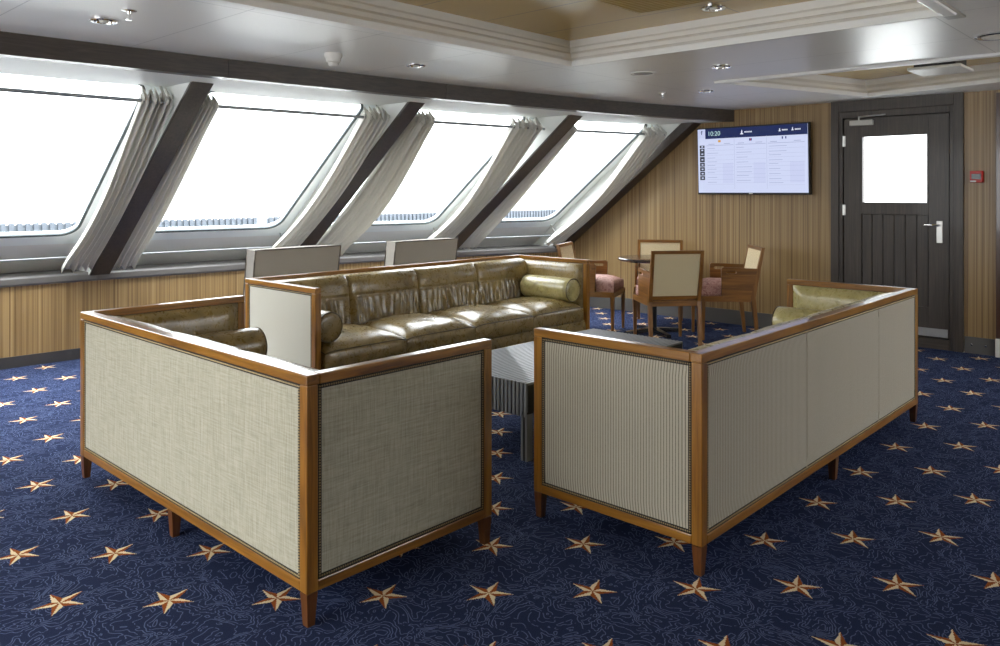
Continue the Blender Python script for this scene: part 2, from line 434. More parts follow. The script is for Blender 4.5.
# ---- dark beam above the windows, soffit
mb = MB(); th = 0.09
for (x0, y0), (x1, y1) in zip(beam_pts, beam_pts[1:]):
    g = 0.0025
    mb.hexa([(x0 + g, y0, ZS - 0.004), (x1 - g, y1, ZS - 0.004), (x1 - g, y1 + th, ZS - 0.004), (x0 + g, y0 + th, ZS - 0.004),
             (x0 + g, y0, ZC), (x1 - g, y1, ZC), (x1 - g, y1 + th, ZC), (x0 + g, y0 + th, ZC)])
    mb.hexa([(x0 - g, y0 + 0.004, ZS), (x1 + g, y1 + 0.004, ZS), (x1 + g, y1 + th - .002, ZS), (x0 - g, y0 + th - .002, ZS),
             (x0 - g, y0 + 0.004, ZC + .12), (x1 + g, y1 + 0.004, ZC + .12), (x1 + g, y1 + th - .002, ZC + .12), (x0 - g, y0 + th - .002, ZC + .12)])
struct(mb.build('trim_4', WEN[0]), 'dark grey wood beam running above the windows', 'beam')
mb = MB()
for (x0, y0), (x1, y1) in zip(beam_pts, beam_pts[1:]):
    a, b = slope(x0, ZS, 0.05), slope(x1, ZS, 0.05)
    mb.hexa([(x0, y0 + th, ZS), (x1, y1 + th, ZS), (x1, b.y, ZS), (x0, a.y, ZS), (x0, y0 + th, ZS + .05), (x1, y1 + th, ZS + .05), (x1, b.y, ZS + .05), (x0, a.y, ZS + .05)])
struct(mb.build('trim_5', SOFFIT), 'pale soffit between the beam and the window heads', 'soffit')
mb = MB()
mb.prism([(-2.0, -2.8, 2.55), (XW + 0.1, -2.8, 2.55), (XW + 0.1, 3.9, 2.55), (2.5, 4.9, 2.55), (-2.0, 4.95, 2.55)], (0, 0, 0.05))
for (x0, y0), (x1, y1) in zip(beam_pts, beam_pts[1:]):
    mb.hexa([(x0, y0 + .04, ZC + .1), (x1, y1 + .04, ZC + .1), (x1, y1 + .09, ZC + .1), (x0, y0 + .09, ZC + .1), (x0, y0 + .04, 2.6), (x1, y1 + .04, 2.6), (x1, y1 + .09, 2.6), (x0, y0 + .09, 2.6)])
struct(mb.build('trim_6', SOFFIT), 'deck plate above the ceiling', 'deck plate')

# ---- sloped window bays
TT = (ZS - 0.70) / CT
PIL = [(-1.90, -1.86), (-1.14, -0.98), (0.655, 0.815), (2.437, 2.592), (4.195, 4.362), (5.965, 6.155), (7.505, XW)]
WLAB = ['first sloped window from the left, cut by the photo edge', 'second sloped window from the left', 'third sloped window from the left', 'sloped window nearest the wall screen']
for k in range(len(PIL) - 1):
    x0, x1 = PIL[k][1], PIL[k + 1][0]; seen = k >= 2
    nm = 'window_%d' % (k - 1 if seen else k + 5)
    root = semp(nm, WLAB[k - 2] if seen else 'sloped window further along the same wall, out of view', 'window')
    a0, a1 = x0 + 0.13, x1 - 0.115; t0, t1 = -0.06, (ZS - 1.045) / CT; tf = (ZS - 0.955) / CT
    op = rrect(a0, t0, a1, t1, 0.13)
    from_me(flat_with_holes([[(x0 - .09, -0.14), (x1 + .09, -0.14), (x1 + .09, tf), (x0 - .09, tf)], op], 0.03), lambda v: sl(v.x, v.y, v.z - 0.015)).build('surround', ALU, root)
    from_me(flat_with_holes([[(x0 - .09, tf + .004), (x1 + .09, tf + .004), (x1 + .09, TT + .02), (x0 - .09, TT + .02)]], 0.03), lambda v: sl(v.x, v.y, v.z - 0.022)).build('lower_panel', PANEL, root)
    from_me(flat_with_holes([rrect(a0 - .045, t0 - .04, a1 + .045, t1 + .045, 0.17), rrect(a0 + .004, t0 + .004, a1 - .004, t1 - .004, 0.127)], 0.02), lambda v: sl(v.x, v.y, v.z + 0.008)).build('window_frame', ALU, root)
    from_me(flat_with_holes([rrect(a0 - .004, t0 - .004, a1 + .004, t1 + .004, 0.134), rrect(a0 + .014, t0 + .014, a1 - .014, t1 - .014, 0.118)], 0.02), lambda v: sl(v.x, v.y, v.z + 0.013)).build('gasket', GASK, root)
    from_me(flat_with_holes([rrect(a0 - .01, t0 - .01, a1 + .01, t1 + .01, 0.13)], 0.006), lambda v: sl(v.x, v.y, v.z - 0.012)).build('glass', GLASS, root)
PLAB = {2: 'dark slanted pillar beyond the left photo edge', 3: 'dark slanted pillar between the first and second windows from the left', 4: 'dark slanted pillar between the second and third windows from the left',
        5: 'dark slanted pillar between the third window and the one nearest the screen', 6: 'dark slanted pillar against the end wall, left of the wall screen'}
for k, (x0, x1) in enumerate(PIL):
    if k == 0: continue
    xm = (x0 + x1) / 2
    pr = semp('trim_%d' % (6 + k), PLAB.get(k, 'dark slanted pillar further along the window wall, out of view'), 'pillar')
    for nm_, o0, o1, mt_, ins in (('pillar_core', .04, -.405, SOFFIT, .004), ('facing_board', -.40, -.44, WEN[2], 0)):
        if nm_ == 'pillar_core' and k == len(PIL) - 1: o1, mt_ = -.30, SOFFIT
        if nm_ == 'facing_board' and k == len(PIL) - 1: o0 = -.29
        pl = [slope(xm, ZS, o0), slope(xm, ZS, o1), slope(xm, 0.69, o1), slope(xm, 0.69, o0)]
        mb = MB(); mb.prism([(x0 + ins, p.y, p.z) for p in pl], (x1 - x0 - 2 * ins, 0, 0))
        es = [e for e in mb.bm.edges if abs((e.verts[0].co - e.verts[1].co).x) < 1e-6]
        bmesh.ops.bevel(mb.bm, geom=es, offset=0.004, segments=1, affect='EDGES')
        mb.build(nm_, mt_, pr)

# ---- sill, low wall, skirting under the windows
mb = MB(); mw = MB(); ms = MB()
def sillprof(x): 
    b = 6.955 - cc(x)
    return [(b + .42, .715), (b + .02, .715), (b + .004, .708), (b - .002, .696), (b - .002, .655), (b + .004, .642), (b + .014, .638), (b + .42, .638)]
for x0, x1 in zip(NODX, NODX[1:]):
    p, q = sillprof(x0), sillprof(x1); n = len(p); g = 0.0015
    A = [mb.bm.verts.new((x0 + g, y, z)) for y, z in p]; B = [mb.bm.verts.new((x1 - g, y, z)) for y, z in q]
    for i in range(n): mb.bm.faces.new((A[i], B[i], B[(i + 1) % n], A[(i + 1) % n]))
    mb.bm.faces.new(A); mb.bm.faces.new(B[::-1])
    ya, yb = 6.985 - cc(x0), 6.985 - cc(x1)
    mw.hexa([(x0, ya, 0), (x1, yb, 0), (x1, yb + .05, 0), (x0, ya + .05, 0), (x0, ya, .64), (x1, yb, .64), (x1, yb + .05, .64), (x0, ya + .05, .64)])
    ms.hexa([(x0, ya - .012, 0), (x1, yb - .012, 0), (x1, yb, 0), (x0, ya, 0), (x0, ya - .012, .088), (x1, yb - .012, .088), (x1, yb, .088), (x0, ya, .088)])
struct(mb.build('trim_14', SILL), 'dark grey rounded window sill above the striped low wall', 'sill')
struct(mw.build('wall_left', ZEB), 'striped wood low wall under the windows', 'wall')
struct(ms.build('baseboard_left', SKIRT), 'dark skirting under the windows', 'skirting')

# ---- end wall with door, skirting
poly = [(XW, -2.7, 0), (XW, 1.70, 0), (XW, 1.70, 2.21), (XW, 2.80, 2.21), (XW, 2.80, 0), (XW, 6.42, 0), (XW, 6.42, .70), (XW, 4.62, ZS), (XW, 3.9, 2.6), (XW, -2.7, 2.6)]
struct(MB().prism(poly, (0.08, 0, 0)).build('wall_end', ZEB), 'striped wood veneer end wall', 'wall')
mb = MB(); mb.box((XW - .012, 2.815, 0), (XW, 6.05, .147)); struct(mb.build('baseboard_end', SKIRTS), 'grey skirting along the end wall', 'skirting')
root = semp('baseboard_right', 'grey skirting plate with steel screws right of the door', 'skirting')
MB().box((XW - .014, 1.47, 0), (XW, 1.695, .14), .002).build('skirting_plate', SKIRTS, root)
for y in (1.64, 1.535): MB().lathe([(0.010, 0), (0.009, -0.004), (0.004, -0.006)], (XW - .014, y, .075), 'x', 16).build('screw', CHROME, root)
struct(MB().box((XW - .05, 1.33, 0), (XW, 1.455, 2.21), .004).build('trim_15', m_wood('red_brown_jamb', 2, lin(50, 32, 24), lin(78, 52, 40), lin(94, 66, 50))), 'dark upright post at the right photo edge', 'post')
struct(MB().box((XW - .06, 1.425, 0), (XW - .051, 1.458, .155), .003).build('trim_16', WHITEP), 'small white corner guard at the right photo edge', 'corner guard')

dr = semp('door_1', 'dark wood door with a square window and a steel lever', 'door')
mb = MB(); mb.box((XW - .03, 2.745, 0), (XW + .06, 2.82, ZC + .002), .004); mb.box((XW - .03, 1.70, 0), (XW + .06, 1.775, ZC + .002), .004); mb.box((XW - .03, 1.775, 2.135), (XW + .06, 2.745, ZC + .002), .004)
mb.build('outer_frame', WEN[2], dr)
mb = MB(); mb.box((XW - .018, 2.712, .0), (XW + .06, 2.745, 2.135), .003); mb.box((XW - .018, 1.775, 0), (XW + .06, 1.808, 2.135), .003); mb.box((XW - .018, 1.808, 2.075), (XW + .06, 2.712, 2.135), .003)
mb.build('inner_frame', WEN[2], dr)
MB().box((XW - .022, 1.808, 0), (XW + .06, 2.712, .09), .004).build('threshold', WEN[1], dr)
leaf = MB(); y0, y1, z0, z1 = 1.815, 2.705, .1, 2.068; wy0, wy1, wz0, wz1 = 1.99, 2.535, 1.285, 1.893; xa, xb = XW - .004, XW + .045
leaf.box((xa, y0, z0), (xb, wy0 - .012, z1), .002); leaf.box((xa, wy1 + .012, z0), (xb, y1, z1), .002)
leaf.box((xa, wy0 - .012, wz1 + .012), (xb, wy1 + .012, z1), .002); leaf.box((xa, wy0 - .012, 1.175), (xb, wy1 + .012, wz0 - .012), .002); leaf.box((xa, wy0 - .012, z0), (xb, wy1 + .012, .36), .002)
lf = leaf.build('leaf', WEN[2], dr)
mb = MB(); nb = 6; wb = (wy1 - wy0 + .024) / nb
for i in range(nb): mb.box((xa + .010, wy0 - .012 + i * wb + .004, .36), (xb - .005, wy0 - .012 + (i + 1) * wb - .004, 1.175), .004)
mb.box((xa + .02, wy0 - .012, .36), (xb - .006, wy1 + .012, 1.175))
mb.build('board_panel', WEN[2], lf)
mb = MB(); xs = XW + .046; mb.box((xs, 1.79, .05), (xs + .02, 1.86, 2.12)); mb.box((xs, 2.66, .05), (xs + .02, 2.73, 2.12)); mb.box((xs, 1.79, 2.02), (xs + .02, 2.73, 2.12)); mb.box((xs, 1.79, .05), (xs + .02, 2.73, .16)); mb.build('door_stop', WEN[2], dr)
mb = MB()
mb.box((xa - .006, wy0 - .014, wz0 - .014), (xb, wy0, wz1 + .014)); mb.box((xa - .006, wy1, wz0 - .014), (xb, wy1 + .014, wz1 + .014)); mb.box((xa - .006, wy0, wz0 - .014), (xb, wy1, wz0)); mb.box((xa - .006, wy0, wz1), (xb, wy1, wz1 + .014))
mb.build('window_bead', WEN[2], lf)
MB().box((xa + .015, wy0, wz0), (xa + .021, wy1, wz1)).build('glass', GLASS, lf)
MB().box((xa - .004, 1.825, .105), (xa, 2.695, .178), .001).build('kick_plate', STEEL, dr)
h = MB().box((xa - .012, 1.862, .932), (xa, 1.912, 1.127), .004).build('handle', STEEL, dr)
MB().tube([(xa - .01, 1.888, 1.088), (xa - .05, 1.888, 1.088), (xa - .055, 1.90, 1.088), (xa - .055, 2.0, 1.088)], .0095, 10).build('lever', CHROME, h, True, 40)
for z in (1.21, 1.86): MB().lathe([(.009, -.05), (.009, .05)], (xa - .006, 2.709, z), 'z', 12).box((xa - .004, 2.69, z - .05), (xa + .002, 2.712, z + .05)).build('hinge', STEEL, dr)
cl = MB().box((xa - .05, 2.435, 2.0), (xa, 2.64, 2.048), .004).build('door_closer', plain('closer_grey', lin(190, 188, 180), .4), dr)
MB().tube([(xa - .025, 2.56, 2.048), (xa - .025, 2.56, 2.085)], .009, 10).tube([(xa - .025, 2.56, 2.078), (xa - .06, 2.40, 2.082), (xa - .02, 2.33, 2.09)], .007, 8).build('closer_arm', STEEL, cl)

# ---- rest of the room and an added shading screen, outside the photo but shaping its daylight
mb = MB()
for (a, b, z0, z1) in ((-2.7, 6.99, 0, .1), (-2.7, 6.0, 2.2, 2.6), (-2.7, 1.3, .1, 2.2)): mb.box((-1.98, a, z0), (-1.90, b, z1))
mb.box((-1.98, 4.7, .1), (-1.90, 6.9, .7)); mb.prism([(-1.98, 4.7, .7), (-1.98, 6.9, .7), (-1.98, 5.6, 2.2), (-1.98, 4.7, 2.2)], (.08, 0, 0))
for y in (3.4,): mb.box((-1.98, y, .25), (-1.90, y + .12, 2.2))
struct(mb.build('wall_near', ZEB), 'glazed wall at the open end of the lounge, out of view', 'wall')
struct(MB().box((-1.9, 4.9, 0), (.95, 4.98, 1.5)).build('shading_partition', ZEB), 'added low screen at the left, out of view, shading the low wall', 'partition')  # added unseen screen that keeps daylight off the low wall under the windows
mb = MB(); mb.box((-1.9, -2.78, 0), (4.2, -2.7, 2.6)); mb.box((4.2, -2.78, 0), (XW, -2.7, .8)); mb.box((4.2, -2.78, 2.15), (XW, -2.7, 2.6))
for x in (5.8, 7.4): mb.box((x, -2.78, .8), (x + .12, -2.7, 2.15))
struct(mb.build('wall_right', ZEB), 'side wall with windows near the door, out of view', 'wall')

# ------------------------------------------------------------------ curtains and rods
def rodline(x0, x1, z, off, r, label, ends):
    t = thing('curtain_rod', label, 'curtain rod', slope((x0 + x1) / 2, z, off), 0, 'curtain rods'); L = t.location.copy()
    MB().tube([slope(x0, z, off) - L, slope(x1, z, off) - L], r, 10).build('rod', ROD, t, True, 60)
    for x in ends:
        p = slope(x, z, off) - L
        MB().tube([p, p + Vector((0, CT * .09, ST * .09)) * (abs(off) / .10)], r * .8, 8).build('bracket', STEEL, t)
ROD = plain('rod_metal', lin(146, 150, 152), .35, metal=.5); 
RL = ['in the first window from the left', 'in the second window from the left', 'in the third window from the left', 'in the window nearest the wall screen']
for k in range(2, 6):
    x0, x1 = PIL[k][1] + .02, PIL[k + 1][0] - .02
    rodline(x0, x1, 1.998, -.30, .0125, 'slim grey curtain rod across the top ' + RL[k - 2], (x0 + .02, x1 - .02))
    rodline(x0, x1, .852, -.26, .008, 'slim pale lower curtain rod ' + RL[k - 2], (x0 + .02, x1 - .02))

def curtain(xt0, xt1, xb0, xb1, folds, sag, pinch, label, side, amp=.046):
    t = thing('curtain', label, 'curtain', slope((xt0 + xt1) / 2, 2.0, -.30), 0, 'tied curtains at the slanted pillars'); L = t.location.copy()
    ztop, zbot = 2.012, .815; ph = random.random() * 6
    def f(u, v):
        e = sin(pi * min(max(v, 0), 1))
        a, b = xt0 + (xb0 - xt0) * v, xt1 + (xb1 - xt1) * v
        pk = pinch * max(0, sin(pi * v ** 1.6)) 
        if side < 0: a += pk
        else: b += pk
        uu = u + .012 * sin(2 * pi * folds * u * .5 + ph) * (1 - v * .4)
        x = a + (b - a) * uu
        w = cos(2 * pi * folds * u + ph * .3 + .35 * sin(2.4 * v + ph))
        gather = 1 - .35 * v
        n = amp * w * gather * (.9 + .3 * nz(u * 4, ph, v * .4)) + (sag + .04) * e + .045 * v + .004 * nz(u * 6, v * 3, ph) + .008 * sin(2 * pi * folds * 2.3 * u) * max(0, 1 - v * 6)
        z = ztop + (zbot - ztop) * v
        hem = max(0.0, v - .93) / .07
        p = slope(x, z, -.30) + Vector((0, -CT, -ST)) * (n + .0) 
        p.z -= .03 * hem * abs(sin(7 * u + ph))
        return p - L
    mb = MB(); mb.grid(f, int(folds * 14), 40)
    o = mb.build('cloth', CURT, t, True)
    md = o.modifiers.new('cloth_thickness', 'SOLIDIFY'); md.thickness = .004
    # ruffled heading above the rod
    def hd(u, v):
        p = f(u, 0.0); w = sin(2 * pi * folds * 1.5 * u + ph)
        return p + Vector((0, -CT * .022 * w - CT * .01 * v + .0, .045 * v - ST * .018 * w * v))
    mb = MB(); mb.grid(hd, int(folds * 14), 4); o = mb.build('heading', CURT, t, True)
    md = o.modifiers.new('cloth_thickness', 'SOLIDIFY'); md.thickness = .004
    nr = max(3, int(folds) - 2)
    for i in range(nr):
        x = xt0 + (xt1 - xt0) * (i + .5) / nr; c0 = slope(x, 1.998, -.30) - L
        MB().tube([c0 + Vector((0, .02 * cos(q), .02 * sin(q))) for q in [2 * pi * m / 14 for m in range(14)]], .0025, 6, True).build('ring', STEEL, t, True)
CU = [
 (2.225, 2.425, 2.20, 2.428, 5, .02, .03, 'pleated curtain left of the pillar between the first and second windows', -1),
 (2.602, 2.735, 2.598, 2.76, 4, -.03, .02, 'narrow curtain right of the pillar between the first and second windows', 1),
 (3.965, 4.185, 3.935, 4.187, 5, .02, .04, 'curtain left of the pillar between the second and third windows', -1),
 (4.375, 4.645, 4.372, 4.73, 7, .03, .06, 'wide sagging curtain right of the pillar between the second and third windows', 1),
 (5.535, 5.86, 5.655, 5.955, 6, .03, .07, 'curtain left of the pillar between the third and last windows', -1),
 (6.163, 6.285, 6.163, 6.36, 4, -.03, .02, 'curtain right of the pillar between the third and last windows', 1),
 (7.17, 7.44, 7.27, 7.495, 5, .03, .05, 'curtain beside the dark slanted pillar on the end wall', -1)]
for cdef in CU: curtain(*cdef)

# ------------------------------------------------------------------ sofas
def sofa(name, label, loc, rz, L, D, n, back_fab, arm_fab, leather, mid=True, seams=()):
    t = thing(name, label, 'sofa', loc, rz, 'wood framed sofas'); H = .80; w = .042; rt = .034; zb = .108; rb = .034; bv = .004
    for x in (w / 2, L - w / 2):
        for y in (w / 2, D - w / 2):
            MB().box((x - w / 2, y - w / 2, zb), (x + w / 2, y + w / 2, H - rt), .003).build('post', WOOD[2], t)
    lg = [(x, y) for x in (w / 2, L - w / 2) for y in (w / 2, D - w / 2)] + ([(L / 2, w / 2), (L / 2, D - w / 2)] if mid else [])
    for x, y in lg: MB().taper(x, y, 0, zb - .002, .027, .040).build('leg', DARKLEG, t)
    MB().box((0, 0, H - rt), (L, w + .006, H), bv).build('back_rail', WOOD[0], t)
    for x in (0, L - w): MB().box((x, w + .006, H - rt), (x + w, D, H), bv).build('arm_rail', WOOD[1], t)
    for y in (0, D - w): MB().box((w, y, zb), (L - w, y + w, zb + rb), .003).build('base_rail', WOOD[0], t)
    for x in (0, L - w): MB().box((x, w, zb), (x + w, D - w, zb + rb), .003).build('base_rail', WOOD[1], t)
    z0, z1 = zb + rb, H - rt
    def panel(P, ax, ln, mat, nm, sm=()):
        # P(a, z, out): maps panel coordinates, out>0 is outwards
        nx_, nz_ = max(6, int(ln / .06)), 10
        mb = MB()
        def f(u, v):
            e = min(u, 1 - u) * ln; ee = min(v, 1 - v) * (z1 - z0); bl = .004 * min(1, min(e, ee) / .05)
            return P(w + (ln - 2 * w) * u, z0 + (z1 - z0) * v, -.006 + bl)
        mb.grid(f, nx_, nz_); o = mb.build(nm, mat, t, True)
        mb = MB(); mn = MB(); st = .0090; a0, a1 = w + .008, ln - w - .008; b0, b1 = z0 + .008, z1 - .008
        line = []
        m = int((a1 - a0) / st); line += [(a0 + (a1 - a0) * i / m, zz) for zz in (b0, b1) for i in range(m + 1)]
        m2 = int((b1 - b0) / st); line += [(aa, b0 + (b1 - b0) * i / m2) for aa in (a0, a1) for i in range(1, m2)]
        for a, z in line:
            c0 = Vector(P(a, z, -.0035)); r = .0036; up = Vector((0, 0, r)); sd = (Vector(P(a + r, z, -.0035)) - c0); ou = (Vector(P(a, z, .0015)) - c0)
            top = mb.bm.verts.new(c0 + ou); ring = [mb.bm.verts.new(c0 + sd * cos(q) + up * sin(q)) for q in [2 * pi * k / 6 for k in range(6)]]
            for k in range(6): mb.bm.faces.new((ring[k], ring[(k + 1) % 6], top))
        mb.build('nailhead_trim', NAIL, o, True)
        for (p, q) in (((w, z0), (ln - w, z0 + .0155)), ((w, z1 - .0155), (ln - w, z1)), ((w, z0), (w + .0155, z1)), ((ln - w - .0155, z0), (ln - w, z1))):
            mn.hexa([P(p[0], p[1], -.02), P(q[0], p[1], -.02), P(q[0], q[1], -.02), P(p[0], q[1], -.02), P(p[0], p[1], -.0042), P(q[0], p[1], -.0042), P(q[0], q[1], -.0042), P(p[0], q[1], -.0042)])
        mn.build('braid', BORD, o)
        for s in sm: MB().tube([P(s, z0 + .01, -.0015), P(s, z1 - .01, -.0015)], .0016, 6).build('seam', mat, o)
    panel(lambda a, z, o: (a, -o, z), 0, L, back_fab, 'back_panel', seams)
    panel(lambda a, z, o: (-o, a, z), 1, D, arm_fab, 'arm_panel')
    panel(lambda a, z, o: (L + o, a, z), 1, D, arm_fab, 'arm_panel')
    # upholstered insides
    core = MB(); core.box((.02, .012, z0), (L - .02, w, z1)); core.box((.012, w, z0), (w - .004, D - w, z1)); core.box((L - w + .004, w, z0), (L - .012, D - w, z1)); core.build('inner_board', BORD, t)
    MB().soft((w, w, .15), (L - w, D - .012, .285), (40, 2, 4), lambda p, q: Vector((p.x, p.y - .012 * (1 - (1 - q.z ** 2)) * (q.y > .9) + .004 * nz(p.x * 22, 1, p.z * 9) * (q.y > .9), p.z))).build('seat_base', leather, t, True, 60)
    it = w + .042 # inside face of arm pads
    for sgn, x in ((1, w - .006), (-1, L - w + .006)):
        def af(p, q, sgn=sgn, x=x):
            e = max(0, 1 - max(abs(q.y) ** 6, abs(q.z) ** 6)); th_ = .012 + .040 * e ** .6 + .004 * nz(p.y * 9, p.z * 9, sgn)
            return Vector((x + sgn * th_ if q.x * sgn > 0 else x, p.y, p.z))
        MB().soft((x - .01, w + .02, .27), (x + .01, D - w - .004, z1 - .002), (1, 18, 14), af).build('arm_pad', leather, t, True, 70)
    # back cushions
    ix0, ix1 = w + .02, L - w - .02; sw = (ix1 - ix0) / n
    for k in range(n):
        a = ix0 + k * sw; ph = random.random() * 50
        def bf(u, v, a=a, ph=ph):
            # v: 0 at bottom front -> 1 over the top to the rail
            x = a + sw * u; edge = min(u, 1 - u) * sw
            z = .40 + (.762 - .40) * min(1, v * 1.12)
            prof = .185 - .05 * v - .075 * max(0, v - .72) / .28 * max(0, v - .6)
            if v > .80: prof -= .11 * ((v - .80) / .20) ** 2
            if v > .86: z = .762 + .016 * sin(pi * (v - .86) / .14 * .75)
            seamdip = .014 * max(0, 1 - edge / .014) ** 2 + .005 * max(0, 1 - edge / .06)
            lowr = max(0, min(1, (.58 + .12 * nz(u * 7, 3, ph) - v) / .28))
            ru = (.016 * sin(2 * pi * 12 * u + 4.5 * nz(u * 3.5, v * 1.2, ph)) * (.6 + .9 * nz(u * 5, v * 2, ph)) + .012 * nz(u * 26, v * 3, ph)) * lowr * min(1, v * 6)
            mid_ = -.009 * math.exp(-((v - .56) / .02) ** 2)
            y = w + prof - seamdip + ru + mid_ + .010 * sin(pi * u) ** .7 + .006 * nz(x * 6, v * 4, ph)
            return Vector((x, y, z))
        mb = MB(); mb.grid(bf, 56, 34)
        o = mb.build('back_cushion', leather, t, True)
    # seat cushions
    for k in range(n):
        a, b = w + .03 + k * (L - 2 * w - .06) / n + .006, w + .03 + (k + 1) * (L - 2 * w - .06) / n - .006; ph = random.random() * 50
        def sf(p, q, a=a, b=b, ph=ph):
            ex, ey = 1 - abs(q.x) ** 4, 1 - abs(q.y) ** 4
            x, y, z = p
            crown = .055 * max(0, ex) ** .8 * max(0, 1 - abs(q.y) ** 4)
            if q.z > -.99:
                h = (q.z + 1) / 2; z += crown * h ** 2 - (.012 * (abs(q.x) ** 12 + abs(q.y) ** 12)) * h
                z += h * (.006 * nz(x * 7, y * 7, ph) * ey + .005 * nz(x * 20, y * 14, ph) * ey)
            bul = 1 - q.z ** 2
            wr = .006 * nz(x * 26, ph, z * 8) 
            if q.y > .98: y += (.012 * bul + wr * bul) * (1 - abs(q.x) ** 8)
            if abs(q.x) > .98: x += math.copysign(.004 * bul, q.x)
            return Vector((x, y, z))
        o = MB().soft((a, .20, .285), (b, D - .012, .415), (22, 22, 6), sf).build('seat_cushion', leather, t, True, 75)
        pts = []
        for qx, qy in [(-1 + 2 * i / 22, 1) for i in range(23)] + [(1, 1 - 2 * i / 22) for i in range(1, 23)] + [(1 - 2 * i / 22, -1) for i in range(1, 23)] + [(-1, -1 + 2 * i / 22) for i in range(1, 22)]:
            pts.append(sf(Vector(((a + b) / 2 + qx * (b - a) / 2, (.20 + D - .012) / 2 + qy * (D - .012 - .20) / 2, .415)), Vector((qx, qy, 1))))
        MB().tube(pts, .0034, 6, True).build('piping', SEAM, o, True)
    return t

S_A = sofa('sofa', 'sofa nearest the left, with plain linen back turned to the camera', (1.395, 4.085, 0), -pi / 2, 1.95, .845, 3, LINEN, LINEN, LEA)
S_B = sofa('sofa', 'sofa at the right, with grey ribbed back and arm turned to the camera', (2.545, 1.39, 0), 0, 2.63, .79, 4, RIB, RIB, LEA2, True, (.95, 1.92))
S_C = sofa('sofa', 'long four seat olive leather sofa facing the camera below the windows', (5.45, 4.865, 0), pi, 2.755, .83, 4, RIB, RIBP, LEA, False)

def bolster(label, c0, axis, ln, r, mat):
    t = thing('bolster_cushion', label, 'cushion', c0, 0, 'leather bolsters on the sofas'); ph = random.random() * 9
    prof = [(r * .12, -ln / 2 - .006), (r * .6, -ln / 2 - .004), (r * .93, -ln / 2), (r * .985, -ln / 2 + .008)] + [(r * (1 + .02 * sin(pi * i / 12)), -ln / 2 + .008 + (ln - .016) * i / 12) for i in range(1, 12)] + \
           [(r * .985, ln / 2 - .008), (r * .93, ln / 2), (r * .6, ln / 2 + .004), (r * .12, ln / 2 + .006)]
    MB().lathe(prof, (0, 0, r), axis, 40, lambda a, k: 1 + .012 * nz(3 * cos(a) + ph, 3 * sin(a), k * .35)).build('cover', mat, t, True, 60)
    for s in (-1, 1):
        h = s * (ln / 2 - .001)
        f = lambda q: {'x': (h, r * .965 * cos(q), r + r * .965 * sin(q)), 'y': (r * .965 * sin(q), h, r + r * .965 * cos(q))}[axis]
        MB().tube([f(2 * pi * k / 40) for k in range(40)], .004, 6, True).build('piping', SEAM, t, True)
bolster('dark olive leather bolster on the linen backed sofa at the left', (1.96, 3.905, .445), 'x', .56, .098, LEA)
bolster('leather bolster seen end on at the left arm of the long sofa', (2.845, 4.36, .445), 'y', .52, .095, LEA)
bolster('olive leather bolster against the right arm of the long sofa', (5.30, 4.36, .445), 'y', .52, .10, LEA2)
bolster('pale leather bolster at the far arm of the ribbed sofa on the right', (5.02, 1.91, .43), 'y', .56, .10, LEA2)

# ------------------------------------------------------------------ slatted coffee table
t = thing('coffee_table', 'low black and grey slatted coffee table between the sofas', 'table', (3.03, 2.64, 0))
TL, TW, TH = 1.56, .73, .40; ns = 27; pt = TW / ns; mb = MB(); sw_ = pt * .62
for i in range(ns):
    y = i * pt + (pt - sw_) / 2
    mb.box((0, y, TH - .045), (TL, y + sw_, TH), .0012, 1); mb.box((0, y, .225), (.02, y + sw_, TH - .045)); mb.box((TL - .02, y, .225), (TL, y + sw_, TH - .045))
mb.build('slatted_top', SLAT, t)
mb = MB(); mb.box((.012, .002, .24), (TL - .012, TW - .002, TH - .012)); mb.build('core', BLACK, t)
for x in (0.0, TL - .045):
    for y0 in (0.0, TW - .045):
        mb = MB(); mb.box((x + .004, y0 + .004, 0), (x + .041, y0 + .041, .25)); l_ = mb.build('leg', BLACK, t)
        mb = MB()
        for yy in (y0 + .002, y0 + .030): mb.box((x, yy, 0), (x + .045, yy + .013, .24))
        mb.build('leg_slat', SLAT, l_)

